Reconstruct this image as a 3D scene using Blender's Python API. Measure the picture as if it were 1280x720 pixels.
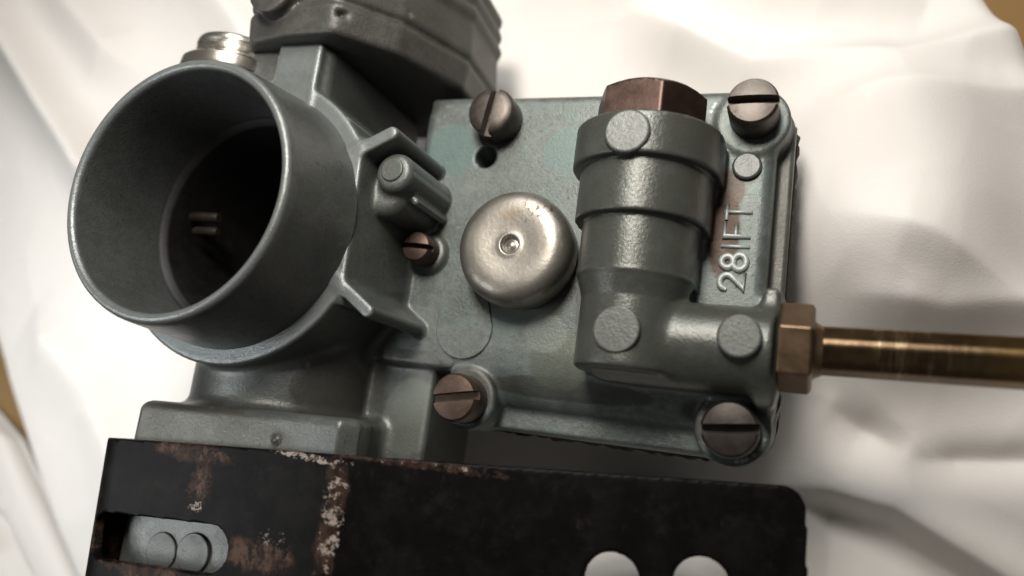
import bpy, bmesh, math, random
import numpy as np
from mathutils import Vector, Matrix

# one model unit is 14 mm; every mesh is written in model units and scaled by U
U = 0.014
for o in list(bpy.data.objects):
    bpy.data.objects.remove(o)
scn = bpy.context.scene
COL = scn.collection

# ------------------------------------------------------------------ camera
RIGHT = Vector((0.93084176, 0.13266732, -0.34048936))
DOWN = Vector((0.06054255, -0.9748817, -0.21433683))
FWD = Vector((-0.36037234, 0.17889957, -0.91549261))
cam_d = bpy.data.cameras.new('camera')
cam = bpy.data.objects.new('camera', cam_d); COL.objects.link(cam)
cam.matrix_world = Matrix((
    (RIGHT.x, -DOWN.x, -FWD.x, 0.0),
    (RIGHT.y, -DOWN.y, -FWD.y, 0.0),
    (RIGHT.z, -DOWN.z, -FWD.z, 9.5 * U),
    (0, 0, 0, 1)))
cam_d.sensor_width = 36.0
cam_d.lens = 36.0 * 1000.0 / 1280.0
cam_d.clip_start = 0.005
cam_d.clip_end = 50.0
cam_d.dof.use_dof = True
cam_d.dof.focus_distance = 9.75 * U
cam_d.dof.aperture_fstop = 9.0
scn.camera = cam

# ------------------------------------------------------------------ world and lamps
world = bpy.data.worlds.new('World'); scn.world = world
world.use_nodes = True
bg = world.node_tree.nodes['Background']
bg.inputs[0].default_value = (1.0, 0.93, 0.86, 1)
bg.inputs[1].default_value = 0.08

def area(name, loc, target, size, power, col):
    l = bpy.data.lights.new(name, 'AREA'); l.shape = 'DISK'
    l.size = size * U; l.energy = power; l.color = col
    o = bpy.data.objects.new(name, l); COL.objects.link(o)
    o.location = Vector(loc) * U
    d = (Vector(target) - Vector(loc)).normalized()
    o.rotation_euler = d.to_track_quat('-Z', 'Y').to_euler()
    return o
lamp = area('ceiling_lamp', (-3.0, 9.0, 15.5), (-5.0, 7.5, 0.0), 4.5, .25, (1.0, 0.93, 0.85))
lamp.data.spread = math.radians(110)
area('window_light', (-3.0, 18.0, 17.0), (-4.0, 2.0, -1.0), 11.0, .74, (1.0, 0.975, 0.94))
left = area('side_window_light', (-16.0, -2.5, 11.0), (-12.0, 1.0, -2.0), 7.0, .09, (0.96, 0.985, 1.0))
left.data.spread = math.radians(84)

scn.view_settings.view_transform = 'Standard'
scn.view_settings.look = 'None'
scn.view_settings.exposure = 0.0
scn.view_settings.gamma = 1.0
scn.view_settings.use_curve_mapping = False
scn.render.resolution_x = 1024
scn.render.resolution_y = 576

# ------------------------------------------------------------------ materials
class NT:
    def __init__(s, name):
        m = bpy.data.materials.new(name); m.use_nodes = True
        s.m = m; s.t = m.node_tree; s.t.nodes.clear()
        s.out = s.n('ShaderNodeOutputMaterial'); s.p = s.n('ShaderNodeBsdfPrincipled')
        s.t.links.new(s.p.outputs[0], s.out.inputs[0])
        tc = s.n('ShaderNodeTexCoord'); mp = s.n('ShaderNodeVectorMath'); mp.operation = 'SCALE'
        mp.inputs['Scale'].default_value = 1.0 / U
        s.t.links.new(tc.outputs['Object'], mp.inputs[0]); s.co = mp.outputs[0]
    def n(s, t): return s.t.nodes.new(t)
    def set(s, inp, v):
        if isinstance(v, bpy.types.NodeSocket): s.t.links.new(v, inp)
        elif isinstance(v, tuple) and len(v) == 3 and inp.type == 'RGBA': inp.default_value = (*v, 1)
        else: inp.default_value = v
    def noise(s, scale, detail=4, rough=.55, co=None, dist=0.0):
        a = s.n('ShaderNodeTexNoise'); s.set(a.inputs['Vector'], co or s.co)
        a.inputs['Scale'].default_value = scale; a.inputs['Detail'].default_value = detail
        a.inputs['Roughness'].default_value = rough; a.inputs['Distortion'].default_value = dist
        return a.outputs[0]
    def math(s, op, a, b=0.0, clamp=False):
        k = s.n('ShaderNodeMath'); k.operation = op; k.use_clamp = clamp
        s.set(k.inputs[0], a); s.set(k.inputs[1], b); return k.outputs[0]
    def ramp(s, v, lo, hi):
        k = s.n('ShaderNodeMapRange'); k.interpolation_type = 'SMOOTHSTEP'
        s.set(k.inputs[0], v); k.inputs[1].default_value = lo; k.inputs[2].default_value = hi
        return k.outputs[0]
    def mix(s, f, a, b):
        k = s.n('ShaderNodeMix'); k.data_type = 'RGBA'
        s.set(k.inputs[0], f); s.set(k.inputs[6], a); s.set(k.inputs[7], b); return k.outputs[2]
    def lerp(s, f, a, b):
        k = s.n('ShaderNodeMix'); s.set(k.inputs[0], f); s.set(k.inputs[2], a); s.set(k.inputs[3], b); return k.outputs[0]
    def stretch(s, v):
        k = s.n('ShaderNodeVectorMath'); k.operation = 'MULTIPLY'
        s.t.links.new(s.co, k.inputs[0]); k.inputs[1].default_value = v; return k.outputs[0]
    def blob(s, c, r, soft=1.0):
        """1 inside a ball round c, falling to 0 at radius r"""
        k = s.n('ShaderNodeVectorMath'); k.operation = 'DISTANCE'
        s.t.links.new(s.co, k.inputs[0]); k.inputs[1].default_value = c
        return s.ramp(k.outputs['Value'], r, r * (1 - soft))
    def ellip(s, c, r):
        a = s.n('ShaderNodeVectorMath'); a.operation = 'SUBTRACT'; s.t.links.new(s.co, a.inputs[0]); a.inputs[1].default_value = c
        b = s.n('ShaderNodeVectorMath'); b.operation = 'DIVIDE'; s.t.links.new(a.outputs[0], b.inputs[0]); b.inputs[1].default_value = r
        l = s.n('ShaderNodeVectorMath'); l.operation = 'LENGTH'; s.t.links.new(b.outputs[0], l.inputs[0])
        return s.ramp(l.outputs['Value'], 1.0, 0.3)
    def bump(s, h, strength, dist):
        k = s.n('ShaderNodeBump'); k.inputs['Strength'].default_value = strength
        k.inputs['Distance'].default_value = dist * U
        s.set(k.inputs['Height'], h); s.t.links.new(k.outputs[0], s.p.inputs['Normal'])
    def done(s, col, rough, metal, spec=.5):
        s.set(s.p.inputs['Base Color'], col); s.set(s.p.inputs['Roughness'], rough)
        s.set(s.p.inputs['Metallic'], metal); s.p.inputs['Specular IOR Level'].default_value = spec
        return s.m

def cast_metal(name, base, pale, dark, metal, rough, stains_shade=(), paleness=.5, smooth_above=None, edges=True, machined=None):
    s = NT(name)
    a = s.noise(1.3, 5, .6); b = s.noise(7.0, 5, .65); c = s.noise(28.0, 3, .6)
    f = s.math('ADD', s.math('MULTIPLY', a, .6), s.math('MULTIPLY', b, .4))
    col = s.mix(s.ramp(f, .42, .66), base, pale)
    col = s.mix(s.ramp(b, .56, .74), col, dark)
    col = s.mix(s.math('MULTIPLY', s.ramp(s.noise(13.0, 4, .7), .50, .68), .75), col, pale)
    col = s.mix(s.math('MULTIPLY', s.ramp(s.noise(9.0, 5, .75), .58, .72), .55), col, dark)
    teal = s.math('MULTIPLY', s.ramp(s.noise(2.4, 5, .62, dist=.4), .48, .62), s.ramp(b, .38, .56))
    col = s.mix(s.math('MULTIPLY', teal, paleness), col, (base[0] * 1.02, base[1] * 1.30, base[2] * 1.28))
    ox = s.math('MULTIPLY', s.ramp(s.noise(3.2, 6, .7), .50, .68), paleness)
    col = s.mix(ox, col, pale)
    col = s.mix(s.math('MULTIPLY', s.ramp(c, .58, .72), .6), col, dark)
    g = s.noise(75.0, 2, .5)
    col = s.mix(s.math('MULTIPLY', s.ramp(g, .52, .68), .38), col, pale)
    col = s.mix(s.math('MULTIPLY', s.ramp(g, .47, .32), .38), col, dark)
    scr = s.noise(9.0, 3, .6, s.stretch((.25, 3.2, 1.0)))
    col = s.mix(s.math('MULTIPLY', s.ramp(scr, .66, .74), .35), col, pale)
    if machined:                                       # faces milled flat at one height are brighter bare metal
        z0, tint = machined
        sp = s.n('ShaderNodeSeparateXYZ'); s.t.links.new(s.co, sp.inputs[0])
        col = s.mix(s.math('MULTIPLY', s.ramp(s.math('ADD', sp.outputs[2], s.math('MULTIPLY', s.math('SUBTRACT', b, .5), .02)), z0, z0 + .02), .85), col, tint)
    pt = s.n('ShaderNodeNewGeometry').outputs['Pointiness']
    if edges: col = s.mix(s.math('MULTIPLY', s.ramp(s.math('ADD', pt, s.math('MULTIPLY', s.math('SUBTRACT', b, .5), .06)), .53, .60), .8), col, tuple(min(.5, c_ * 2.0) for c_ in pale))
    for (ctr, r, tint, amt) in stains_shade:
        k = s.ellip(ctr, r)
        k = s.math('MULTIPLY', s.ramp(s.math('MULTIPLY', k, s.math('ADD', s.noise(5.0, 5, .7), .35)), .20, .48), amt)
        col = s.mix(k, col, tint)
    rg = s.lerp(s.ramp(f, .35, .7), rough - .06, rough + .10)
    if smooth_above:                                   # the turned tower is cleaner and smoother than the oxidised plate
        z0, tint, rr = smooth_above
        sp = s.n('ShaderNodeSeparateXYZ'); s.t.links.new(s.co, sp.inputs[0])
        up = s.ramp(s.math('ADD', sp.outputs[2], s.math('MULTIPLY', s.math('SUBTRACT', b, .5), .3)), z0, z0 + .12)
        col = s.mix(s.math('MULTIPLY', up, .75), col, tint)
        rg = s.lerp(up, rg, s.lerp(b, rr - .04, rr + .08))
    h = s.math('ADD', s.math('MULTIPLY', c, .5), s.math('ADD', s.math('MULTIPLY', b, .5), s.math('MULTIPLY', g, .35)))
    s.bump(h, .34, .02)
    return s.done(col, rg, s.lerp(ox, metal, metal * .55))

RUST = (.13, .075, .045)
M = {}
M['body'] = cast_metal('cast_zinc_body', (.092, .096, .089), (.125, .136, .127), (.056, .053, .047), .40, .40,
    stains_shade=[((-5.0, .05, -.1), (.55, .75, .5), (.15, .165, .145), .9), ((-7.0, -.5, 1.2), (2.0, .55, .7), (.058, .055, .044), .8), ((-5.6, .2, .6), (.9, .8, 1.0), (.05, .046, .038), .7)], paleness=.3, machined=(1.375, (.165, .182, .178)))  # flange stain doubles as painted dimming; last patch is painted shade beside the barrel
M['cover'] = cast_metal('cast_zinc_cover', (.094, .104, .096), (.148, .178, .166), (.056, .055, .047), .38, .46,
    stains_shade=[((-4.9, 3.75, .0), (.55, .55, .3), (.098, .148, .138), .8), ((-3.2, 3.75, .0), (.5, .45, .3), (.100, .146, .136), .7), ((-3.95, 1.75, .0), (.7, .8, .3), (.096, .138, .128), .6),
            ((-4.28, 4.05, .0), (.52, .50, .25), (.050, .045, .036), .65), ((-3.50, 2.05, .0), (1.0, .95, .25), (.062, .060, .050), .55), ((-4.15, .5, .0), (.6, .4, .3), (.052, .044, .034), .7),
            ((-2.9, .62, -.1), (1.6, .22, .3), (.050, .048, .040), .7), ((-1.1, .45, .0), (.8, .35, .4), (.040, .037, .031), .8), ((-2.75, 2.3, .0), (.18, 1.6, .3), (.055, .052, .043), .6),  # the lower-right corner patch paints the shade there into the colour
            ((-1.13, 2.70, .0), (.27, .80, .4), (.050, .029, .019), 1.0), ((-1.08, 3.25, .0), (.22, .35, .4), (.055, .036, .025), .85),
            ((-.5, 2.6, -.3), (.16, 2.0, .5), (.075, .064, .052), .7), ((-4.8, .3, -.1), (.5, .5, .5), (.12, .13, .11), .8),
            ((-3.0, .95, .0), (.55, .6, .3), (.10, .108, .082), .7), ((-3.2, 1.3, .0), (.4, .35, .3), (.16, .185, .165), .6)], paleness=.6, smooth_above=(.10, (.064, .065, .055), .29))
M['tube'] = cast_metal('cast_zinc_tube', (.088, .092, .087), (.118, .126, .120), (.052, .051, .047), .40, .36, paleness=.25, machined=(2.555, (.17, .183, .178)), edges=False)
M['disc'] = cast_metal('cast_zinc_disc', (.085, .090, .083), (.100, .108, .101), (.068, .068, .062), .35, .42, paleness=.5, edges=False)
M['pad'] = cast_metal('cast_zinc_pad', (.098, .109, .100), (.148, .178, .166), (.056, .055, .047), .38, .46, paleness=.6, edges=False)
M['letter'] = cast_metal('cast_zinc_letter', (.36, .39, .37), (.42, .46, .44), (.26, .27, .25), .3, .42, edges=False)
M['lid'] = cast_metal('lid_metal', (.042, .041, .037), (.064, .062, .055), (.026, .024, .022), .15, .45, paleness=.3)

def simple(name, base, var, metal, rough, scale=6.0, bump=.2, spots=None, stretch=None):
    s = NT(name); co = s.stretch(stretch) if stretch else None
    a = s.noise(scale, 5, .65, co)
    col = s.mix(s.ramp(a, .35, .68), base, var)
    if spots:
        col = s.mix(s.ramp(s.noise(scale * .7, 6, .75), spots[0], spots[0] + .1), col, spots[1])
    s.bump(a, bump, .02)
    return s.done(col, s.lerp(a, rough - .08, rough + .12), metal)
M['screw'] = simple('weathered_screw_steel', (.075, .064, .055), (.11, .095, .083), .75, .42, spots=(.58, (.06, .04, .03)))
M['screw_rust'] = simple('rusty_screw_steel', (.070, .046, .034), (.098, .068, .052), .7, .44, spots=(.60, (.07, .036, .024)))
M['screw_dark'] = simple('shaded_screw_steel', (.028, .023, .019), (.045, .037, .031), .6, .42)  # darker copy of the screw steel, with the lower-right shade painted in
M['bronze'] = simple('brown_bronze', (.06, .038, .031), (.082, .053, .043), .85, .36, scale=4)
M['nut'] = simple('brown_nut_brass', (.150, .100, .060), (.20, .138, .085), .88, .36, scale=5)
M['gasket'] = simple('gasket_paper', (.045, .036, .027), (.075, .06, .045), 0, .8)
M['chrome'] = simple('nickel_plate', (.55, .52, .47), (.42, .39, .34), .95, .24, scale=5)
M['dark_bore'] = simple('oily_bore', (.003, .0025, .0023), (.006, .005, .0045), .0, .5, scale=4)

def pipe_mat():
    s = NT('tarnished_brass')
    a = s.noise(2.0, 6, .7, s.stretch((5.5, .6, .6))); b = s.noise(6, 4)
    pos = s.n('ShaderNodeSeparateXYZ'); s.t.links.new(s.co, pos.inputs[0])
    worn = s.math('MULTIPLY', s.ramp(a, .52, .64), s.ellip((.85, 1.4, .65), (.75, .9, .9)))
    clean = s.ramp(pos.outputs[0], 1.2, 2.4)
    col = s.mix(s.ramp(b, .35, .65), (.100, .066, .038), (.13, .088, .05))
    col = s.mix(clean, col, (.30, .20, .075))
    col = s.mix(worn, col, (.24, .185, .115))
    s.bump(a, .15, .02)
    return s.done(col, s.lerp(b, .26, .38), 1.0)
M['pipe'] = pipe_mat()

def dome_mat():
    s = NT('worn_nickel_cap')
    a = s.noise(4.5, 6, .7); b = s.noise(18, 4, .6)
    col = s.mix(s.ramp(a, .35, .7), (.33, .31, .275), (.235, .22, .19))
    r = s.math('MULTIPLY', s.ellip((.30, .45, .5), (.36, .28, .5)), s.ramp(b, .54, .66))
    col = s.mix(r, col, (.10, .05, .035))
    r2 = s.math('MULTIPLY', s.ellip((-.05, .35, .6), (.3, .22, .4)), s.ramp(a, .45, .7))
    col = s.mix(s.math('MULTIPLY', r2, .7), col, (.30, .23, .16))
    r3 = s.math('MULTIPLY', s.ellip((-.15, -.55, .3), (.5, .2, .4)), s.ramp(a, .4, .7))
    col = s.mix(s.math('MULTIPLY', r3, .7), col, (.26, .15, .10))
    s.bump(b, .12, .02)
    return s.done(col, s.lerp(a, .33, .48), .85)
M['dome'] = dome_mat()

def bracket_mat():
    s = NT('chipped_black_paint')
    n1 = s.noise(2.2, 7, .7); n2 = s.noise(8.0, 8, .78, dist=.25); n3 = s.noise(3.4, 8, .76, s.stretch((1.6, .9, 1)))
    col = s.mix(s.ramp(n1, .4, .7), (.0028, .0026, .0025), (.007, .0065, .006))
    def add(col, mask, noise, lo, hi, tint):
        f = s.ramp(s.math('ADD', s.math('MULTIPLY', mask, .27), noise), lo, hi)
        return s.mix(s.math('MULTIPLY', f, s.ramp(mask, .0, .12)), col, tint), f
    bend = s.ellip((-4.90, -1.15, 1.5), (.27, 1.35, .8))
    top = s.ellip((-6.95, -.72, 1.5), (1.05, .22, .6))
    streak = s.ellip((-6.75, -1.10, 1.5), (.30, .55, .6))
    slot = s.ellip((-5.75, -1.72, 1.5), (.95, .35, .8))
    low = s.ellip((-7.2, -2.2, 1.5), (1.3, .30, .8))
    edge = s.ellip((-4.2, -.45, 1.4), (2.8, .10, .9))
    left = s.ellip((-8.4, -1.9, 1.2), (.4, 1.2, .8))
    for m_, nz in ((top, n2), (streak, n2), (slot, n2), (low, n2), (bend, n3), (edge, n2), (left, n2)):
        col, _ = add(col, m_, nz, .66, .84, (.036, .021, .015))
    for m_ in (top, streak, slot, low):
        col, _ = add(col, m_, n3, .76, .86, (.075, .047, .035))
    for m_, lo in ((bend, .775), (s.ellip((-5.6, -1.5, 1.5), (.36, .2, .6)), .80), (s.ellip((-5.3, -.56, 1.5), (.95, .09, .6)), .75), (s.ellip((-6.75, -1.32, 1.5), (.25, .12, .5)), .74), (edge, .84)):
        col, _ = add(col, m_, n2, lo, lo + .06, (.27, .23, .20))
    col = s.mix(s.math('MULTIPLY', s.ramp(n3, .60, .70), .35), col, (.030, .024, .020))
    # fine scratches
    col = s.mix(s.math('MULTIPLY', s.ramp(s.noise(3.0, 8, .8), .50, .70), .45), col, (.018, .0165, .0155))
    s.bump(s.math('ADD', n2, n1), .10, .02)
    return s.done(col, s.lerp(n2, .34, .52), 0.0, .06)
M['bracket'] = bracket_mat()

def cloth_mat(name, base, var):
    s = NT(name)
    a = s.noise(.35, 4); b = s.noise(60, 2)
    s.bump(s.math('ADD', b, s.noise(22, 3)), .16, .02)
    s.p.inputs['Sheen Weight'].default_value = .15
    return s.done(s.mix(a, base, var), .9, 0, .2)
M['cloth'] = cloth_mat('white_cotton', (.70, .68, .655), (.655, .628, .59))
M['tan'] = cloth_mat('tan_cloth', (.20, .118, .042), (.25, .16, .07))

# ------------------------------------------------------------------ mesh helpers
def mesh_obj(name, verts, faces, mat, parent=None, smooth=True, angle=None):
    me = bpy.data.meshes.new(name)
    v = np.asarray(verts, dtype=np.float64) * U
    me.from_pydata(v.tolist(), [], faces if isinstance(faces, list) else faces.tolist())
    me.materials.append(mat)
    me.polygons.foreach_set('use_smooth', [smooth] * len(me.polygons))
    me.update()
    if angle is not None and smooth:
        me.set_sharp_from_angle(angle=math.radians(angle))
    o = bpy.data.objects.new(name, me); COL.objects.link(o)
    if parent: adopt(o, parent)
    return o
def adopt(o, parent):
    o.parent = parent
    w = Matrix.Identity(4); q = parent
    while q:                                   # parents here are only ever translated
        w = Matrix.Translation(q.location) @ w if q.parent is None else w
        q = q.parent
    if parent.parent is None: o.matrix_parent_inverse = Matrix.Translation(-parent.location)
def empty(name, loc, label, cat, group=None):
    o = bpy.data.objects.new(name, None); COL.objects.link(o)
    o.empty_display_size = .01; o.location = Vector(loc) * U
    o['label'] = label; o['category'] = cat
    if group: o['group'] = group
    return o

def lathe(profile, axis='Z', centre=(0, 0, 0), seg=64, wobble=0.0):
    """profile: list of (r, h); a ring per entry; r == 0 closes"""
    vs, fs = [], []
    n = len(profile)
    for (r, h) in profile:
        for k in range(seg):
            a = 2 * math.pi * k / seg
            c, s_ = r * math.cos(a), r * math.sin(a)
            p = {'Z': (c, s_, h), 'Y': (s_, h, c), 'X': (h, c, s_)}[axis]
            vs.append((p[0] + centre[0], p[1] + centre[1], p[2] + centre[2]))
    for i in range(n - 1):
        for k in range(seg):
            a, b = i * seg + k, i * seg + (k + 1) % seg
            fs.append((a, b, b + seg, a + seg))
    if profile[0][0] > 0 and profile[0][0] < 1e3 and profile[0][0] is not None:
        pass
    return vs, fs
def capped(vs, fs, seg, first=True, last=True):
    n = len(vs) // seg
    if first: fs.append(tuple(range(seg - 1, -1, -1)))
    if last: fs.append(tuple((n - 1) * seg + k for k in range(seg)))
    return vs, fs

def bevel(o, w, segs=2, angle=35):
    m = o.modifiers.new('bevel', 'BEVEL'); m.width = w * U; m.segments = segs + (3 if w > .05 else 0)
    m.limit_method = 'ANGLE'; m.angle_limit = math.radians(angle); m.harden_normals = True
    return o

# signed distance fields, meshed with surface nets: castings with real fillets
class Field:
    def __init__(s, lo, hi, h):
        s.lo, s.h = np.array(lo, np.float32), h
        s.n = np.ceil((np.array(hi) - np.array(lo)) / h).astype(int) + 1
        s.ax = [(s.lo[i] + h * np.arange(s.n[i])).astype(np.float32) for i in range(3)]
        s.d = np.full(tuple(s.n), 5.0, np.float32)
    def _win(s, lo, hi, pad):
        sl = []
        for i in range(3):
            a = max(0, int((lo[i] - pad - s.lo[i]) / s.h)); b = min(s.n[i], int((hi[i] + pad - s.lo[i]) / s.h) + 2)
            sl.append(slice(a, max(b, a)))
        g = np.meshgrid(*[s.ax[i][sl[i]] for i in range(3)], indexing='ij', sparse=True)
        return tuple(sl), g
    def add(s, fn, lo, hi, k=0.06):
        sl, (x, y, z) = s._win(lo, hi, .35 + k)
        b = fn(x, y, z); a = s.d[sl]
        if k > 0:
            h = np.clip(k - np.abs(a - b), 0, None) / k
            s.d[sl] = np.minimum(a, b) - h * h * k * .25
        else: s.d[sl] = np.minimum(a, b)
    def cut(s, fn, lo, hi, k=0.03):
        sl, (x, y, z) = s._win(lo, hi, .35 + k)
        b = -fn(x, y, z); a = s.d[sl]
        h = np.clip(k - np.abs(a - b), 0, None) / k
        s.d[sl] = np.maximum(a, b) + h * h * k * .25
    def mesh(s):
        d = s.d; ins = d < 0
        nx, ny, nz = d.shape
        cnt = np.zeros((nx - 1, ny - 1, nz - 1), np.int8)
        for i in (0, 1):
            for j in (0, 1):
                for k in (0, 1):
                    cnt += ins[i:nx - 1 + i, j:ny - 1 + j, k:nz - 1 + k]
        act = (cnt > 0) & (cnt < 8)
        ci, cj, ck = np.nonzero(act)
        idx = np.full(act.shape, -1, np.int64); idx[ci, cj, ck] = np.arange(len(ci))
        acc = np.zeros((len(ci), 3)); num = np.zeros(len(ci))
        corners = [(i, j, k) for i in (0, 1) for j in (0, 1) for k in (0, 1)]
        for a in corners:
            for ax in range(3):
                if a[ax] == 0:
                    b = list(a); b[ax] = 1
                    da = d[ci + a[0], cj + a[1], ck + a[2]]; db = d[ci + b[0], cj + b[1], ck + b[2]]
                    m = (da < 0) != (db < 0)
                    t = np.where(m, da / np.where(m, da - db, 1), 0)
                    p = np.tile(np.array(a, float), (len(ci), 1)); p[:, ax] += t
                    acc[m] += p[m]; num[m] += 1
        v = (acc / num[:, None] + np.stack([ci, cj, ck], 1)) * s.h + s.lo
        quads = []
        for ax in range(3):
            o1, o2 = (ax + 1) % 3, (ax + 2) % 3
            a = np.moveaxis(ins, ax, 0)
            sl0 = [slice(None)] * 3; sl1 = [slice(None)] * 3
            sl0[ax] = slice(0, -1); sl1[ax] = slice(1, None)
            ch = ins[tuple(sl0)] != ins[tuple(sl1)]
            e = np.stack(np.nonzero(ch), 1)
            e = e[(e[:, o1] > 0) & (e[:, o2] > 0) & (e[:, o1] < d.shape[o1] - 1) & (e[:, o2] < d.shape[o2] - 1)]
            def cell(da, db):
                q = e.copy(); q[:, o1] -= da; q[:, o2] -= db
                return idx[q[:, 0], q[:, 1], q[:, 2]]
            f = np.stack([cell(1, 1), cell(0, 1), cell(0, 0), cell(1, 0)], 1)
            flip = ~ins[e[:, 0], e[:, 1], e[:, 2]]
            f[flip] = f[flip][:, ::-1]
            quads.append(f[(f >= 0).all(1)])
        return v, np.concatenate(quads)

def f_box(lo, hi, r=0.05):
    c = [(lo[i] + hi[i]) / 2 for i in range(3)]; e = [(hi[i] - lo[i]) / 2 - r for i in range(3)]
    def fn(x, y, z):
        qx, qy, qz = np.abs(x - c[0]) - e[0], np.abs(y - c[1]) - e[1], np.abs(z - c[2]) - e[2]
        o = np.sqrt(np.maximum(qx, 0) ** 2 + np.maximum(qy, 0) ** 2 + np.maximum(qz, 0) ** 2)
        return o + np.minimum(np.maximum(np.maximum(qx, qy), qz), 0) - r
    return fn
def f_rect(lo, hi, corner, r=0.05):
    """box upright along z whose plan has rounded corners"""
    cx, cy = (lo[0] + hi[0]) / 2, (lo[1] + hi[1]) / 2
    ex, ey = (hi[0] - lo[0]) / 2 - corner, (hi[1] - lo[1]) / 2 - corner
    cz, ez = (lo[2] + hi[2]) / 2, (hi[2] - lo[2]) / 2 - r
    def fn(x, y, z):
        qx, qy = np.abs(x - cx) - ex, np.abs(y - cy) - ey
        p = np.sqrt(np.maximum(qx, 0) ** 2 + np.maximum(qy, 0) ** 2) + np.minimum(np.maximum(qx, qy), 0) - corner + r
        q = np.abs(z - cz) - ez
        return np.sqrt(np.maximum(p, 0) ** 2 + np.maximum(q, 0) ** 2) + np.minimum(np.maximum(p, q), 0) - r
    return fn
def f_cyl(axis, c, R, a, b, r=0.04, R2=None):
    """cylinder (or cone R->R2) along an axis from a to b; c holds the two other coordinates in xyz order"""
    def fn(x, y, z):
        if axis == 'X': u, p, q = x, y, z
        elif axis == 'Y': u, p, q = y, x, z
        else: u, p, q = z, x, y
        rad = R if R2 is None else R + (R2 - R) * np.clip((u - a) / (b - a), 0, 1)
        d1 = np.sqrt((p - c[0]) ** 2 + (q - c[1]) ** 2) - rad + r
        d2 = np.abs(u - (a + b) / 2) - (b - a) / 2 + r
        return np.sqrt(np.maximum(d1, 0) ** 2 + np.maximum(d2, 0) ** 2) + np.minimum(np.maximum(d1, d2), 0) - r
    return fn
def f_rib(p0, p1, half, z0, z1, r=0.04):
    (x0, y0), (x1, y1) = p0, p1; dx, dy = x1 - x0, y1 - y0; L2 = dx * dx + dy * dy
    def fn(x, y, z):
        t = np.clip(((x - x0) * dx + (y - y0) * dy) / L2, 0, 1)
        d1 = np.sqrt((x - x0 - t * dx) ** 2 + (y - y0 - t * dy) ** 2) - half + r
        d2 = np.abs(z - (z0 + z1) / 2) - (z1 - z0) / 2 + r
        return np.sqrt(np.maximum(d1, 0) ** 2 + np.maximum(d2, 0) ** 2) + np.minimum(np.maximum(d1, d2), 0) - r
    return fn
def f_and(*fs):
    def fn(x, y, z):
        d = fs[0](x, y, z)
        for f in fs[1:]: d = np.maximum(d, f(x, y, z))
        return d
    return fn
def f_half(nx, ny, nz, c):
    return lambda x, y, z: nx * x + ny * y + nz * z - c
def poly_sd(px, pz, poly):
    d = np.full(np.broadcast(px, pz).shape, 1e9, np.float32); inside = np.zeros(d.shape, bool)
    n = len(poly)
    for i in range(n):
        (ax, az), (bx, bz) = poly[i], poly[(i + 1) % n]
        ex, ez = bx - ax, bz - az; wx, wz = px - ax, pz - az
        t = np.clip((wx * ex + wz * ez) / (ex * ex + ez * ez), 0, 1)
        d = np.minimum(d, np.hypot(wx - t * ex, wz - t * ez))
        c = ((az <= pz) & (bz > pz)) | ((bz <= pz) & (az > pz))
        xi = ax + (pz - az) / (bz - az if bz != az else 1e-9) * (bx - ax)
        inside ^= c & (px < xi)
    return np.where(inside, -d, d)
def f_prism_y(poly, y0, y1, r=.08):
    def fn(x, y, z):
        d1 = poly_sd(x[:, 0, :] if x.ndim == 3 else x, z[:, 0, :] if z.ndim == 3 else z, poly)[:, None, :] + r
        d2 = np.abs(y - (y0 + y1) / 2) - (y1 - y0) / 2 + r
        return np.sqrt(np.maximum(d1, 0) ** 2 + np.maximum(d2, 0) ** 2) + np.minimum(np.maximum(d1, d2), 0) - r
    return fn
def f_rotz(fn, ang, px, py):
    ca, sa = math.cos(ang), math.sin(ang)
    def g(x, y, z):
        dx, dy = x - px, y - py
        return fn(px + dx * ca + dy * sa, py - dx * sa + dy * ca, z + 0 * dx + 0 * dy)
    return g

# ================================================================== the setting
tbl = mesh_obj('table_surface', [(-60, -50, -3.62), (50, -50, -3.62), (50, 60, -3.62), (-60, 60, -3.62)], [(0, 1, 2, 3)], M['tan'])
tbl['kind'] = 'structure'

rng = np.random.default_rng(4)
def vnoise(x, y, seed):
    r = np.random.default_rng(seed); tot = 0
    for k in range(7):
        a = r.uniform(0, 2 * math.pi); w = r.uniform(.6, 1.6); ph = r.uniform(0, 6.3)
        tot = tot + np.sin((x * math.cos(a) + y * math.sin(a)) * w + ph + 1.2 * np.sin(x * .31 * w + y * .23 + ph))
    return tot / 7
def seg_d(x, y, pts):
    """signed distance to a polyline (left side positive) and clamped run along it"""
    best = np.full(x.shape, 1e9); sg = np.zeros(x.shape); run = np.zeros(x.shape); acc = 0
    for (a, b) in zip(pts[:-1], pts[1:]):
        dx, dy = b[0] - a[0], b[1] - a[1]; L = math.hypot(dx, dy)
        t = ((x - a[0]) * dx + (y - a[1]) * dy) / L ** 2; tc = np.clip(t, 0, 1)
        d = np.hypot(x - a[0] - tc * dx, y - a[1] - tc * dy)
        cr = (dx * (y - a[1]) - dy * (x - a[0])) / L
        m = d < best
        best = np.where(m, d, best); sg = np.where(m, np.sign(cr), sg); run = np.where(m, acc + tc * L, run)
        acc += L
    return best * sg, run, acc
def fold(x, y, pts, h, w, asym=1.0, fade=1.2):
    d, run, tot = seg_d(x, y, pts)
    ww = np.where(d > 0, w, w * asym)
    end = np.clip(run / fade, 0, 1) * np.clip((tot - run) / fade, 0, 1)
    return 1.45 * h * np.exp(-np.abs(d / ww) ** 1.5) * end
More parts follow.
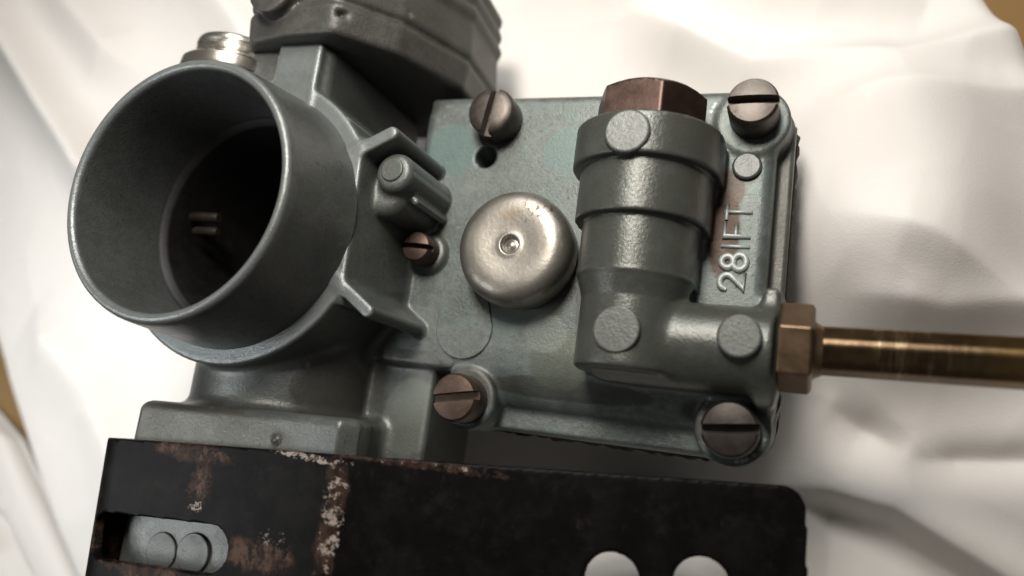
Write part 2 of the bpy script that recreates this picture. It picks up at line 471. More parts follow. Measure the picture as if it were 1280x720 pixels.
def make_cloth(name, quad, base, n, m, folds, amp, thick, seed, mounds=(), step=None, lift=0.0):
    u = np.linspace(0, 1, n)[:, None]; v = np.linspace(0, 1, m)[None, :]
    q = [np.array(p, float) for p in quad]           # TL TR BR BL
    P = lambda i: (q[0][i] * (1 - u) * (1 - v) + q[1][i] * u * (1 - v) + q[2][i] * u * v + q[3][i] * (1 - u) * v)
    x, y = P(0), P(1)
    z = base + lift + amp * vnoise(x * .55, y * .55, seed) + amp * .35 * vnoise(x * 1.6, y * 1.6, seed + 1)
    for f in folds: z = z + fold(x, y, *f)
    rg = 1 - np.abs(vnoise(x * 1.1 + .8 * vnoise(x * .5, y * .5, seed + 5), y * 1.1, seed + 2)) * 2.2
    z = z + .035 * np.clip(rg, 0, 1) ** 2
    rg = 1 - np.abs(vnoise(x * 2.6, y * 2.6 + vnoise(x, y, seed + 6), seed + 3)) * 2.2
    z = z + .010 * np.clip(rg, 0, 1) ** 3
    rg = 1 - np.abs(vnoise(x * 4.1 + vnoise(x * .7, y * .7, seed + 9), y * 3.3, seed + 8)) * 2.0
    z = z + .006 * np.clip(rg, 0, 1) ** 2 * np.clip(vnoise(x * .6, y * .6, seed + 7) * 2 + .5, 0, 1)
    for (mx, my, rx, ry, mh, pw) in mounds: z = z + mh * np.exp(-(((x - mx) / rx) ** 2 + ((y - my) / ry) ** 2) ** pw)
    if step:
        d, run, tot = seg_d(x, y, step)
        t = np.clip((-d) / .38, 0, 1); near = np.clip((x + .6) / .9, 0, 1)
        z = z - .62 * near * t * t * (3 - 2 * t) * np.exp(-np.clip(-d - .38, 0, None) * .55) + .16 * near * np.exp(-((d - .12) / .3) ** 2)
    rest = np.exp(-(((x + 5.3) / 4.0) ** 2 + ((y - 1.5) / 3.6) ** 2) ** 2)      # pressed flat where the part rests
    z = z * (1 - rest) + (base - .02) * rest
    ed = np.minimum(np.minimum(u, 1 - u) * n, np.minimum(v, 1 - v) * m)
    z = z - .45 * np.exp(-(ed / 3.0))                # the border turns down to the table
    z = np.maximum(z, -3.60 + thick)
    vs = np.stack([x, y, z], -1).reshape(-1, 3); N = n * m
    vs = np.concatenate([vs, vs - np.array([0, 0, thick])])
    I = np.arange(N).reshape(n, m)
    top = np.stack([I[:-1, :-1], I[:-1, 1:], I[1:, 1:], I[1:, :-1]], -1).reshape(-1, 4)
    rim = np.concatenate([I[:, 0], I[-1, 1:], I[-2::-1, -1], I[0, -2:0:-1]])
    rn = np.roll(rim, -1)
    faces = np.concatenate([top, np.stack([rim, rim + N, rn + N, rn], 1)])
    return mesh_obj(name, vs, faces, M['cloth'])
folds = [
    ([(-20.5, 10.3), (-17.6, 7.4), (-15.2, 5.2), (-13.0, 3.2)], .70, .42, 1.5, 1.5),
    ([(-18.0, 10.0), (-15.6, 7.8), (-13.6, 6.2)], .45, .5, 1.6, 1.2),
    ([(-13.5, 9.5), (-11.2, 7.4), (-9.6, 5.6)], .50, .5, 1.5, 1.2),
    ([(-15.5, 1.2), (-13.0, -.2), (-11.0, -2.6)], .35, .6, 1.5, 1.2),
    ([(-7.0, 9.8), (-4.6, 8.4), (-2.2, 7.9), (1.2, 7.0)], .50, .6, 1.5, 1.4),
    ([(-3.4, 7.2), (-1.2, 6.0), (.8, 5.9), (3.5, 6.9)], .38, .4, 1.6, 1.2),
    ([(-.6, 4.6), (.6, 5.1), (2.2, 5.4), (4, 6.0)], .26, .36, 1.6, 1.0),
    ([(-.1, 3.3), (1.2, 3.0), (3.5, 1.9)], .30, .45, 1.5, 1.0),
    ([(.2, 2.3), (1.4, 2.2), (3.2, 2.6)], .20, .30, 1.5, .8),
    ([(.2, .95), (1.2, .45)], -.22, .22, 1.6, .5),
    ([(1.2, .35), (3.2, .65)], -.22, .20, 1.8, .6),
]
sheet = make_cloth('white_cloth', [(-30, 16), (-1.85, 16), (9, -8.4), (-9, -8.4)], -3.02, 560, 500, folds, .16, .06, 11, [(.6, 3.6, 1.7, 2.0, 1.7, 1.5), (-1.9, -1.65, 1.7, 1.0, 3.1, 1)], step=[(-1.5, -.1), (.2, -.12), (1.1, -.25), (1.9, -.65), (3.4, -1.4)], lift=.40)
sheet['label'] = 'large rumpled white cotton cloth spread under the carburettor'; sheet['category'] = 'cloth'
sheet2 = make_cloth('white_cloth', [(-24, 2.6), (-15.9, -1.5), (-12.6, -4.4), (-18, -9)], -3.05, 120, 120,
    [([(-16.9, -2.2), (-15.6, -3.1), (-14.2, -4.4)], -.25, .16, 1.5, .4), ([(-15.9, -2.7), (-15.4, -3.8)], .22, .2, 1.3, .3)], .12, .06, 31)
sheet2['label'] = 'corner of a second white cloth at the bottom left, beyond the tan gap'; sheet2['category'] = 'cloth'

# ================================================================== the carburettor
carb = empty('carburettor', (-4.6, 2.0, -3.0), 'grey-green cast metal carburettor with wide intake mouth and brass fuel pipe', 'carburettor')
TX, TY = -7.09, 2.28                                   # intake axis

F = Field((-9.3, -3.6, -3.05), (-4.1, 5.0, 1.62), .03)
F.add(f_cyl('Y', (-6.95, -.10), 1.27, -.6, 2.4), (-8.2, -.6, -1.9), (-5, 2.4, 1.4), 0)
F.add(f_box((-7.75, 2.2, -1.35), (-6.21, 4.72, 1.30), .12), (-7.8, 2.2, -1.4), (-6.2, 4.72, 1.3), .05)
ring = f_and(f_cyl('Z', (TX, TY), 1.93, -1.3, 1.4, .05), f_half(1, .03, .09, -5.20))
F.add(ring, (-9.1, .3, -1.3), (-5.1, 4.3, 1.4), .10)
F.add(f_box((-6.98, 3.6, -.2), (-6.29, 4.71, 1.42), .04), (-7, 3.6, -.2), (-6.2, 4.7, 1.45), .05)
F.add(f_and(f_box((-6.6, 1.25, -.9), (-5.0, 3.4, 1.36), .05), f_half(1, .03, .09, -5.20)), (-6.6, 1.2, -.9), (-5, 3.4, 1.4), .05)
F.add(f_rib((-5.75, 3.08), (-5.06, 3.43), .095, -.5, 1.4), (-5.9, 2.9, -.5), (-4.9, 3.6, 1.4), .06)
F.add(f_rib((-5.6, 1.62), (-4.98, 1.20), .085, -.5, 1.4), (-5.7, 1, -.5), (-4.8, 1.8, 1.4), .06)
# deck between the barrel and the cover
F.add(f_box((-6.4, .74, -1.6), (-4.40, 3.40, -.03), .06), (-6.4, .74, -1.6), (-4.5, 3.4, 0), .14)
F.add(f_box((-5.36, .74, -1.6), (-4.58, 4.55, -.03), .06), (-5.4, .74, -1.6), (-4.5, 4.6, 0), .06)
F.add(f_box((-6.4, -1.2, -1.6), (-4.72, .9, -.12), .07), (-6.4, -1.2, -1.6), (-4.7, .9, .05), .08)
# twin posts in the pocket
F.add(f_cyl('Z', (-5.06, 3.00), .26, -.5, 1.20, .10), (-5.4, 2.7, -.5), (-4.8, 3.3, 1.2), .05)
F.add(f_cyl('Z', (-5.22, 2.74), .27, -.5, 1.06, .16), (-5.6, 2.4, -.5), (-4.9, 3.1, 1.1), .07)
F.add(f_rib((-5.05, 2.95), (-4.86, 2.72), .05, -.5, .9), (-5.1, 2.6, -.5), (-4.8, 3.0, .9), .04)
F.add(f_cyl('Z', (-5.0, 2.25), .27, -.5, .10, .06), (-5.3, 1.9, -.5), (-4.7, 2.6, .1), .1)
# boss that carries the adjuster above the intake
F.add(f_cyl('Y', (-8.02, .95), .62, 3.1, 4.42, .06), (-8.7, 3.1, .2), (-7.3, 4.5, 1.6), .12)
# base flange and the face below it
FLP = [(-8.10, 1.345), (-5.12, 1.33), (-4.94, 1.14), (-5.32, .2), (-5.30, -1.6), (-8.2, -1.6)]
def flange(x, y, z):
    yy = y - (x + 6.6) * .040                          # the flange is cast a little out of square
    d1 = poly_sd(x, z, FLP) + .12
    d2 = np.abs(yy + .56) - .44 + .12
    return np.sqrt(np.maximum(d1, 0) ** 2 + np.maximum(d2, 0) ** 2) + np.minimum(np.maximum(d1, d2), 0) - .12
F.add(flange, (-8.3, -1.2, -1.7), (-4.8, .1, 1.45), .16)
F.add(f_cyl('Z', (-5.95, -.43), .05, 1.0, 1.365, .03), (-6.1, -.6, 1.0), (-5.8, -.3, 1.45), .03)
F.add(f_box((-8.22, -3.4, -1.5), (-4.95, -.85, 1.08), .08), (-8.3, -3.5, -1.6), (-4.9, -.8, 1.1), .04)
# float bowl under the cover joins the barrel
F.cut(f_cyl('Z', (TX, TY), 1.50, -1.5, 2.0, .02), (-8.6, .7, -1.5), (-5.5, 3.9, 1.7), .03)
v, f = F.mesh()
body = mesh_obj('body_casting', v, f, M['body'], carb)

# intake tube: taper, rounded lip, counterbore and the narrower throat behind it
prof = [(1.735, 1.38), (1.725, 1.42), (1.70, 1.7), (1.665, 2.1), (1.632, 2.45), (1.622, 2.53), (1.600, 2.585), (1.565, 2.61),
        (1.525, 2.605), (1.492, 2.57), (1.480, 2.52), (1.465, 2.0), (1.45, 1.5), (1.445, 1.28)]
vs, fs = lathe(prof, 'Z', (TX, TY, 0), 128)
tube = mesh_obj('intake_tube', vs, fs, M['tube'], carb, angle=50)
vs, fs = lathe([(1.445, 1.28), (1.42, 1.24), (1.36, 1.20), (1.345, 1.15), (1.315, .6), (1.25, .1), (1.16, -.5), (1.12, -1.0), (1.12, -1.45)], 'Z', (TX, TY, 0), 96)
mesh_obj('throat', vs, fs, M['dark_bore'], tube)
vs, fs = capped(*lathe([(1.115, -1.06), (1.115, -.98), (1.08, -.96)], 'Z', (TX, TY, 0), 64), 64)
thr = mesh_obj('throttle_plate', vs, fs, M['dark_bore'], carb, angle=30)
vs, fs = capped(*lathe([(.13, -1.3), (.13, 1.3)], 'Y', (TX + .1, TY, -.9), 24), 24)
mesh_obj('spindle', vs, fs, M['screw_dark'], thr, angle=30)
for (jx, jy, jl, jr) in ((-8.12, 2.40, .50, .075), (-8.05, 2.20, .42, .065)):
    vs, fs = capped(*lathe([(jr * .7, jx - jl / 2), (jr, jx - jl / 2 + .04), (jr, jx + jl / 2 - .04), (jr * .8, jx + jl / 2)], 'X', (0, jy, .9), 24), 24)
    mesh_obj('jet_tube', vs, fs, M['screw_dark'], thr, angle=30)
# a round ejector mark on the taller post
def disc(parent, c, r, z0, z1, mat=None, name='round_mark', b=.02):
    vs, fs = capped(*lathe([(r, z0), (r, z1 - b), (r - b * .35, z1 - b * .3), (r - b, z1)], 'Z', (c[0], c[1], 0), 40), 40, first=False)
    return mesh_obj(name, vs, fs, mat or M['disc'], parent, angle=24)
disc(body, (-5.07, 3.02), .155, 1.1, 1.225)
disc(body, (-7.52, -2.01), .235, .9, 1.11, b=.015); disc(body, (-7.02, -1.945), .245, .9, 1.125, b=.015)

# ---------------------------------------------------------------- float chamber cover
G = Field((-5.5, -.25, -.8), (-.2, 4.8, 1.45), .02)
G.add(f_rect((-4.62, .04, -.62), (-.41, 4.58, -.36), .5, .05), (-4.62, 0, -.62), (-.4, 4.6, -.36), 0)
G.add(f_rect((-5.40, .27, -.6), (-.60, 4.56, 0), .30, .16), (-5.4, .2, -.6), (-.6, 4.6, 0), .06)
G.cut(f_box((-6, -.5, -1), (-4.52, .72, 1), .05), (-6, -.5, -1), (-4.5, .72, 1), .06)
G.cut(f_and(f_half(0, .62, -.785, .47), f_half(0, 0, -1, .34)), (-5, 0, -.34), (-.3, .9, .2), .22)
for (bx, by, br, zt) in ((-.90, 4.12, .44, .03), (-.85, .40, .43, .02), (-4.17, .38, .40, .0)):
    G.add(f_cyl('Z', (bx, by), br, -.6, zt, .05), (bx - .45, by - .45, -.6), (bx + .45, by + .45, .05), .08)
AX, AZ = -2.05, .42                                   # tower axis
def tower(R, y0, y1, k, r=.03):
    G.add(f_cyl('Y', (AX, AZ), R, y0, y1, r), (AX - R, y0, AZ - R), (AX + R, y1, AZ + R), k)
    G.add(f_box((AX - R, y0, -.3), (AX + R, y1, AZ), r), (AX - R, y0, -.3), (AX + R, y1, AZ), .02)
tower(.885, 3.22, 3.73, .01, .03)
tower(.785, 2.59, 3.3, .012, .02)
tower(.685, 1.93, 2.7, .012, .02)
tower(.60, .86, 2.0, .02, .06)
G.add(f_cyl('Y', (AX, AZ), .60, 1.70, 1.96, .01, R2=.69), (AX - .7, 1.7, AZ - .7), (AX + .7, 1.96, AZ + .7), .02)
# elbow towards the fuel union
G.add(f_cyl('X', (1.27, .36), .47, -2.4, -.44, .05), (-2.5, .7, -.4), (-.4, 2.0, .95), .10)
G.add(f_box((-2.45, .80, -.4), (-.44, 1.5, .60), .22), (-2.5, .7, -.4), (-.4, 1.8, .7), .18)
G.add(f_box((-2.1, .80, -.3), (-.45, 1.70, .45), .06), (-2.1, .8, -.3), (-.4, 1.7, .45), .08)
G.add(f_rect((-.60, .62, -.5), (-.40, 1.95, .55), .08, .06), (-.6, .6, -.5), (-.4, 2, .6), .16)
# ridge running down the right side
G.cut(f_cyl('Z', (-4.383, 3.655), .152, -.55, .5, .02), (-4.6, 3.4, -.55), (-4.2, 3.9, .5), .03)
v, f = G.mesh()
cover = mesh_obj('float_chamber_cover', v, f, M['cover'], carb)
disc(cover, (-2.115, 3.455), .262, .9, 1.335, b=.03)
disc(cover, (-2.06, 1.275), .262, .7, 1.045, b=.02)
disc(cover, (-.775, 1.325), .235, .6, .915, b=.03)
disc(cover, (-.926, 3.53), .175, -.1, .065, b=.03)
# raised keyhole-shaped pad
pts = [(-4.327 + .40 * math.cos(t), 1.27 + .40 * math.sin(t)) for t in np.linspace(math.radians(180 - 12), math.radians(360 + 25), 40)]
pts += [(-4.02, 1.62), (-4.16, 1.95), (-4.28, 2.35), (-4.44, 2.45), (-4.60, 2.38), (-4.66, 2.0), (-4.74, 1.6)]
def plate(name, pts, z0, z1, mat, parent, b=.012):
    n = len(pts); c = np.mean(pts, 0)
    ins = [tuple(np.array(p) + (c - np.array(p)) / np.linalg.norm(c - np.array(p)) * b) for p in pts]
    vs = [(*p, z0) for p in pts] + [(*p, z1 - b) for p in pts] + [(*p, z1) for p in ins]
    fs = [(k + r * n, (k + 1) % n + r * n, (k + 1) % n + (r + 1) * n, k + (r + 1) * n) for r in (0, 1) for k in range(n)]
    fs.append(tuple(2 * n + k for k in range(n)))
    return mesh_obj(name, vs, fs, mat, parent, angle=40)
plate('raised_pad', pts, -.08, .022, M['pad'], cover)

# raised characters 2 8 I F T running up the right side (their tops face left)
def arc(cx, cy, rx, ry, a0, a1, n=14):
    return [(cx + rx * math.cos(math.radians(a0 + (a1 - a0) * k / n)), cy + ry * math.sin(math.radians(a0 + (a1 - a0) * k / n))) for k in range(n + 1)]
GLYPH = {   # strokes in a box 0..w wide, 0..1 tall
    '2': [arc(.32, .70, .30, .28, 165, -35) + [(.04, .02), (.66, .02)]],
    '8': [arc(.32, .74, .24, .24, -90, 270, 22), arc(.32, .26, .31, .26, 90, 450, 22)],
    'I': [[(.0, 0), (.0, 1)]],
    'F': [[(0, 0), (0, 1), (.55, 1)], [(0, .52), (.45, .52)]],
    'T': [[(.28, 0), (.28, 1)], [(0, 1), (.56, 1)]],
}
def strokes_mesh(name, strokes, org, size, r, parent):
    vs, fs = [], []; K = 8
    for st in strokes:
        p = np.array([(org[0] - s[1] * size, org[1] + s[0] * size) for s in st])
        closed = np.allclose(p[0], p[-1])
        n = len(p); base = len(vs)
        for i in range(n):
            a = p[max(i - 1, 0)] if not closed else p[(i - 1) % (n - 1)]
            b = p[min(i + 1, n - 1)] if not closed else p[(i + 1) % (n - 1)]
            t = (b - a) / np.linalg.norm(b - a); nn = np.array([-t[1], t[0]])
            ext = 0 if closed else (-r * .6 if i == 0 else r * .6 if i == n - 1 else 0)
            rr = r * (.55 if (not closed and i in (0, n - 1)) else 1)
            for k in range(K):
                w = 2 * math.pi * k / K
                q = p[i] + t * ext + nn * rr * math.cos(w)
                vs.append((q[0], q[1], 0.006 + rr * 1.35 * math.sin(w)))
        for i in range(n - 1):
            for k in range(K):
                a, b = base + i * K + k, base + i * K + (k + 1) % K
                fs.append((a, b, b + K, a + K))
        if not closed:
            fs.append(tuple(base + k for k in range(K))); fs.append(tuple(base + (n - 1) * K + k for k in range(K - 1, -1, -1)))
    return mesh_obj(name, vs, fs, M['letter'], parent)
for ch, y, s_ in (('2', 2.00, .29), ('8', 2.245, .29), ('I', 2.53, .28), ('F', 2.65, .28), ('T', 2.88, .27)):
    strokes_mesh('raised_letter', GLYPH[ch], (-.845, y), s_, .041, cover)

# paper gasket squeezed out round the joint
rg = random.Random(8); out = []
for (cx, cy, a0) in ((-.91, 4.08, 0), (-4.12, 4.08, 90), (-4.12, .54, 180), (-.91, .54, 270)):
    for k in range(13):
        a = math.radians(a0 + 90 * k / 12); out.append((cx + .52 * math.cos(a), cy + .52 * math.sin(a)))
ring_pts = []
for p, q in zip(out, out[1:] + out[:1]):
    n = max(1, int(math.hypot(q[0] - p[0], q[1] - p[1]) / .07))
    ring_pts += [(p[0] + (q[0] - p[0]) * k / n, p[1] + (q[1] - p[1]) * k / n) for k in range(n)]
gc = (-2.5, 2.3)
gp = [(gc[0] + (x - gc[0]) * (1 + e), gc[1] + (y - gc[1]) * (1 + e)) for (x, y), e in ((p, rg.uniform(-.004, .013)) for p in ring_pts)]
plate('gasket', gp, -.70, -.625, M['gasket'], carb, b=.01)

# bowl below the cover, hidden but for its shaded flank
H = Field((-4.7, .1, -3.1), (-.5, 4.5, -.5), .06)
H.add(f_rect((-4.55, .42, -3.0), (-.85, 4.25, -.6), .55, .25), (-4.6, .3, -3), (-.8, 4.3, -.6), 0)
v, f = H.mesh()
mesh_obj('float_bowl', v, f, M['body'], carb)

# ---------------------------------------------------------------- screws
def screw(name, c, r, z0, z1, slot_deg, mat, slot_w=.055, dome=.02, tilt=(0, 0)):
    bm = bmesh.new(); seg = 48
    rings = [(r * .97, z0), (r, z0 + .03), (r, z1 - .06), (r * .97, z1 - .03), (r * .90, z1 - .005), (r * .6, z1 + dome * .6), (r * .25, z1 + dome)]
    vs, fs = capped(*lathe(rings, 'Z', (0, 0, 0), seg), seg)
    o = mesh_obj(name, vs, fs, mat, None, angle=40)
    # slot cut with a boolean against a bar
    d = slot_w; zt = z1 - .14; cb = bmesh.new(); bmesh.ops.create_cube(cb, size=1)
    bmesh.ops.scale(cb, vec=(3 * r, 2 * d, .5), verts=cb.verts)
    bmesh.ops.translate(cb, vec=(0, 0, zt + .25), verts=cb.verts)
    bmesh.ops.rotate(cb, cent=(0, 0, 0), matrix=Matrix.Rotation(math.radians(slot_deg), 3, 'Z'), verts=cb.verts)
    bmesh.ops.scale(cb, vec=(U, U, U), verts=cb.verts)
    cm = bpy.data.meshes.new('slot'); cb.to_mesh(cm); cb.free(); co = bpy.data.objects.new('slot', cm); COL.objects.link(co)
    mo = o.modifiers.new('slot', 'BOOLEAN'); mo.operation = 'DIFFERENCE'; mo.object = co; mo.solver = 'EXACT'
    bpy.context.view_layer.update()
    dg = bpy.context.evaluated_depsgraph_get()
    nm = bpy.data.meshes.new_from_object(o.evaluated_get(dg)); o.modifiers.clear(); old = o.data; o.data = nm
    bpy.data.meshes.remove(old); bpy.data.objects.remove(co); bpy.data.meshes.remove(cm)
    nm.set_sharp_from_angle(angle=math.radians(38))
    o.location = Vector((c[0], c[1], 0)) * U
    o.rotation_euler = (math.radians(tilt[0]), math.radians(tilt[1]), 0)
    adopt(o, carb)
    return o
screw('cover_screw', (-4.235, 4.165), .325, .0, .40, 82, M['screw'])
screw('cover_screw', (-.885, 4.165), .30, .0, .46, 1, M['screw'], tilt=(-3, 0))
screw('cover_screw', (-.845, .375), .315, .0, .40, 7, M['screw_dark'])
screw('cover_screw', (-4.165, .36), .305, -.02, .40, 11, M['screw_rust'])
screw('adjusting_screw', (-5.01, 2.255), .205, .05, .42, -2, M['screw_rust'], slot_w=.035)

# ---------------------------------------------------------------- pressed cap
prof = [(.70, -.05), (.715, .05), (.738, .16), (.742, .34), (.735, .43), (.70, .525), (.64, .585), (.56, .612), (.46, .618), (.36, .610), (.26, .602), (.20, .598),
        (.155, .600), (.135, .607), (.118, .600), (.105, .56), (.09, .52), (.055, .525), (.035, .545)]
vs, fs = capped(*lathe(prof, 'Z', (0, 0, 0), 72), 72, first=False)
cap = mesh_obj('domed_cap', vs, fs, M['dome'], None, angle=60)
cap.location = Vector((-3.615, 2.285, 0)) * U; adopt(cap, carb)

# ---------------------------------------------------------------- hexagons
def hexbar(name, axis, c, R, a, b, first_deg, mat, parent, chamfer_a=0, chamfer_b=0, bw=.012):
    """hexagonal prism; angles measured from +z towards +x (axis Y) or +y (axis X)"""
    vs, fs = [], []
    sect = [(a, R)] if not chamfer_a else [(a, R - chamfer_a), (a + chamfer_a * .6, R)]
    sect += [(b, R)] if not chamfer_b else [(b - chamfer_b * .6, R), (b, R - chamfer_b)]
    for (h, r) in sect:
        for k in range(6):
            t = math.radians(first_deg + 60 * k); s_, z = r * math.sin(t), r * math.cos(t)
            vs.append((c[0] + s_, h, c[1] + z) if axis == 'Y' else (h, c[0] + s_, c[1] + z))
    for i in range(len(sect) - 1):
        for k in range(6):
            fs.append((i * 6 + k, i * 6 + (k + 1) % 6, (i + 1) * 6 + (k + 1) % 6, (i + 1) * 6 + k))
    fs.append(tuple(range(6))); fs.append(tuple((len(sect) - 1) * 6 + k for k in range(6)))
    o = mesh_obj(name, vs, fs, mat, parent, smooth=False)
    bm = bmesh.new(); bm.from_mesh(o.data); bmesh.ops.recalc_face_normals(bm, faces=bm.faces); bm.to_mesh(o.data); bm.free()
    return bevel(o, bw, 3, 20)
K = Field((-2.95, 3.62, -.45), (-1.2, 4.45, 1.3), .02)
def bolt_fn(x, y, z):
    dx, dz = x - (AX - .03), z - AZ; d = None
    for k in range(6):
        a = math.radians(22 + 30 + 60 * k); e = dx * math.sin(a) + dz * math.cos(a) - .605
        d = e if d is None else np.maximum(d, e)
    rr = np.sqrt(dx * dx + dz * dz)
    cone = ((y - 4.30) * 1.0 + (rr - .50) * .62) / 1.18
    return np.maximum(np.maximum(d, cone), np.maximum(y - 4.27, 3.66 - y)) - .0
K.add(lambda x, y, z: bolt_fn(x, y, z), (-2.95, 3.6, -.5), (-1.2, 4.45, 1.3), 0)
v, f = K.mesh()
mesh_obj('jet_bolt', v, f, M['bronze'], carb, angle=32)
pipe = hexbar('fuel_pipe', 'X', (1.305, .42), .285, -.3, 5.5, 14, M['pipe'], carb, 0, 0, .075)
pipe.rotation_euler = (0, 0, 0)
for vtx in pipe.data.vertices:                          # the pipe leaves the union at a slight angle
    vtx.co.y += .024 * max(vtx.co.x, 0)
nut = hexbar('union_nut', 'X', (1.315, .42), .49, -.40, -.04, 19, M['nut'], pipe, .03, .05, .018)
vs, fs = lathe([(.36, -.06), (.31, -.03), (.285, .01), (.268, .05)], 'X', (0, 1.305, .42), 32)
mesh_obj('collar', vs, fs, M['nut'], pipe)

# ---------------------------------------------------------------- lid on top of the barrel
low = [(-7.45, 1.50), (-6.75, 1.64), (-6.0, 1.66), (-5.40, 1.02), (-4.93, -.08), (-5.0, -1.3), (-5.6, -1.9), (-7.5, -1.9), (-8.1, -1.2), (-8.0, .4)]
L = Field((-8.9, 4.5, -2.6), (-3.8, 7.0, 2.2), .035)
def inset(poly, d):
    n = len(poly); A = sum(poly[i][0] * poly[(i + 1) % n][1] - poly[(i + 1) % n][0] * poly[i][1] for i in range(n))
    sg = 1 if A > 0 else -1; lines = []
    for i in range(n):
        (ax, az), (bx, bz) = poly[i], poly[(i + 1) % n]; ex, ez = bx - ax, bz - az; l = math.hypot(ex, ez)
        nx, nz = -ez / l * sg, ex / l * sg; lines.append((ax + nx * d, az + nz * d, ex / l, ez / l))
    out = []
    for i in range(n):
        x1, z1, u1, w1 = lines[i - 1]; x2, z2, u2, w2 = lines[i]
        t = ((x2 - x1) * w2 - (z2 - z1) * u2) / (u1 * w2 - w1 * u2); out.append((x1 + t * u1, z1 + t * w1))
    return out
sd2 = poly_sd(L.ax[0][:, None], L.ax[2][None, :], inset(low, .2)) - .2
def lid_fn(y0, y1, off0, off1, r):
    def fn(x, y, z):
        off = off0 + (off1 - off0) * np.clip((y - y0) / (y1 - y0), 0, 1)
        d1 = sd2[:, None, :] - off + r
        d2 = np.abs(y - (y0 + y1) / 2) - (y1 - y0) / 2 + r
        return np.sqrt(np.maximum(d1, 0) ** 2 + np.maximum(d2, 0) ** 2) + np.minimum(np.maximum(d1, d2), 0) - r
    return fn
lo_, hi_ = (-9.5, 4.6, -3), (-3, 7.5, 3)
L.add(lid_fn(4.69, 5.12, .0, .05, .07), lo_, hi_, 0)
L.add(lid_fn(5.155, 6.6, .06, -.10, .10), lo_, hi_, .0)
for k in range(3):
    L.add(lid_fn(5.80 + .26 * k, 5.96 + .26 * k, .035 - .025 * k, .035 - .025 * k, .07), lo_, hi_, .10)
L.add(lid_fn(5.0, 5.3, .0, .0, .02), lo_, hi_, .0)
L.add(f_cyl('Z', (-6.95, 5.26), .33, 1.0, 1.86, .05), (-7.3, 4.9, 1), (-6.6, 5.6, 1.9), .03)
L.cut(f_box((-6.0, 4.93, 1.55), (-5.45, 5.0, 2.2), .03), (-6, 4.9, 1.5), (-5.4, 5.05, 2.2), .04)
v, f = L.mesh()
mesh_obj('chamber_lid', v, f, M['lid'], carb)

# ---------------------------------------------------------------- shiny adjuster above the intake
prof = [(.74, 4.38), (.75, 4.42), (.74, 4.54), (.70, 4.58), (.60, 4.60), (.56, 4.62), (.555, 4.66), (.585, 4.69), (.585, 4.76), (.56, 4.785), (.56, 4.80),
        (.585, 4.825), (.585, 4.87), (.565, 4.905), (.50, 4.925)]
vs, fs = capped(*lathe(prof, 'Y', (-8.06, 0, .95), 64), 64, first=False)
mesh_obj('threaded_adjuster', vs, fs, M['chrome'], carb, angle=40)

# a torn scrap of gasket on the right edge and a burr under the corner
def lump(name, c, e, mat, seed):
    bm = bmesh.new(); bmesh.ops.create_icosphere(bm, subdivisions=2, radius=1)
    r = random.Random(seed)
    vs = [(c[0] + v.co.x * e[0] * r.uniform(.7, 1.2), c[1] + v.co.y * e[1] * r.uniform(.8, 1.1), c[2] + v.co.z * e[2] * r.uniform(.7, 1.2)) for v in bm.verts]
    fs = [tuple(v.index for v in f.verts) for f in bm.faces]; bm.free()
    return mesh_obj(name, vs, fs, mat, carb, smooth=False)
lump('gasket_scrap', (-.40, .80, -.25), (.05, .17, .12), M['disc'], 3)
lump('casting_burr', (-.90, .02, -.45), (.06, .05, .08), M['body'], 5)

# ================================================================== the bracket
brk = empty('mounting_bracket', (-5.0, -1.6, -3.0), 'black painted steel bracket with rust and chipped paint below the carburettor', 'bracket')
ang = math.radians(4.1)
B = Field((-9.0, -3.5, -3.02), (.25, .15, 1.65), .028)
PX, PY = -7.9, -.685
TH = .13
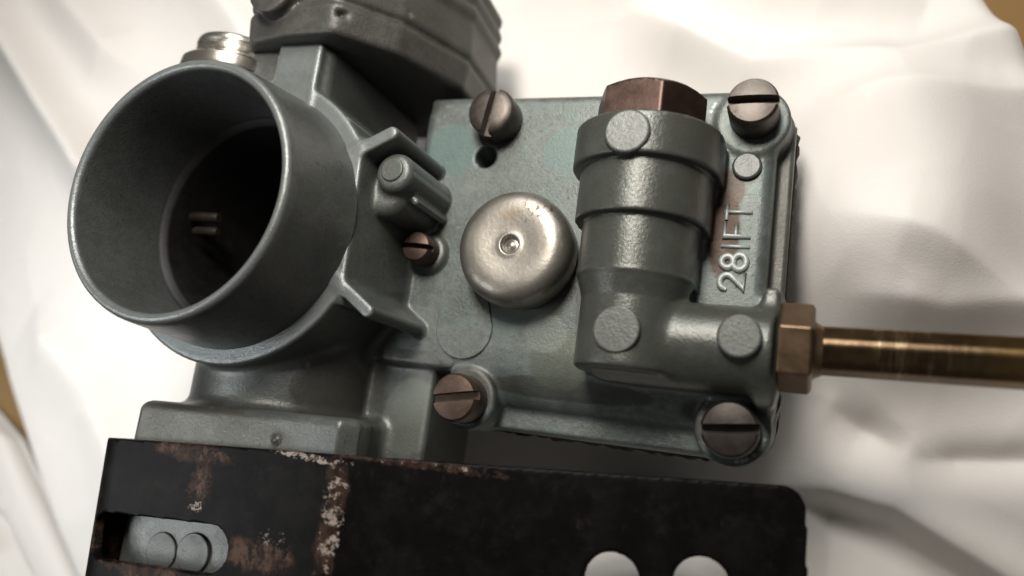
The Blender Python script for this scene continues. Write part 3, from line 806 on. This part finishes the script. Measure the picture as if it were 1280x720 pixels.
# plan of the sheet: (run, z) seen from its top edge, left return, bend, front, slight bend, long right leaf
path = [(-.62, -3.0), (-.62, 1.10)]
for k in range(1, 9):
    a = math.radians(180 - 90 * k / 8); path.append((-.62 + .38 * (1 + math.cos(a)), 1.10 + .38 * math.sin(a)))
path += [(2.90, 1.48), (7.87, .42)]
def sheet_sd(u, w):
    d = None; run = None; acc = 0
    for (a, b) in zip(path[:-1], path[1:]):
        dx, dz = b[0] - a[0], b[1] - a[1]; Ls = math.hypot(dx, dz)
        t = np.clip(((u - a[0]) * dx + (w - a[1]) * dz) / Ls ** 2, 0, 1)
        q = np.hypot(u - a[0] - t * dx, w - a[1] - t * dz)
        if d is None: d, run = q, acc + t * Ls
        else:
            m = q < d; run = np.where(m, acc + t * Ls, run); d = np.where(m, q, d)
        acc += Ls
    return d, run
ca, sa = math.cos(ang), math.sin(ang)
x, y, z = np.meshgrid(*B.ax, indexing='ij', sparse=True)
uu = (x - PX) * ca + (y - PY) * sa; tt = -(x - PX) * sa + (y - PY) * ca
# evaluate the plan on a fine 2D table, then look it up
ug = np.arange(-2.5, 9.5, .02); wg = np.arange(-3.2, 1.9, .02)
dT, rT = sheet_sd(ug[:, None], wg[None, :])
ui = np.clip(((uu - ug[0]) / .02), 0, len(ug) - 2); wi = np.clip((z - wg[0]) / .02, 0, len(wg) - 2)
u0 = ui.astype(int); uf = ui - u0; w0 = wi.astype(int); wf = wi - w0
def look(T):
    return (T[u0, w0] * (1 - uf) + T[u0 + 1, w0] * uf) * (1 - wf) + (T[u0, w0 + 1] * (1 - uf) + T[u0 + 1, w0 + 1] * uf) * wf
D2, RN = look(dT), look(rT)
S0 = 4.10 + .38 * math.pi / 2                          # run at which the flat front begins
total = rT.max()
d_sheet = D2 - TH / 2
# outline in (run, t): rounded top right corner, straight top edge
qx = RN - (total - .22); qy = tt + .22
corner = np.where((qx > 0) & (qy > 0), np.hypot(np.maximum(qx, 0), np.maximum(qy, 0)) - .22, np.maximum(RN - total, tt))
outl = np.maximum(corner, -2.7 - tt)
def capsule(s0, s1, t0, r): 
    sc = np.clip(RN, s0, s1); return np.hypot(RN - sc, tt - t0) - r
slot = capsule(S0 + .02, S0 + 1.60, -1.18, .275)
h1 = np.hypot(uu - 5.98, tt + 1.09) - .285; h2 = np.hypot(uu - 6.87, tt + 1.06) - .285
d3 = np.maximum(np.maximum(d_sheet, outl), -np.minimum(np.minimum(slot, h1), h2))
B.d = d3.astype(np.float32)
v, f = B.mesh()
leaf = mesh_obj('bracket_sheet', v, f, M['bracket'], brk)
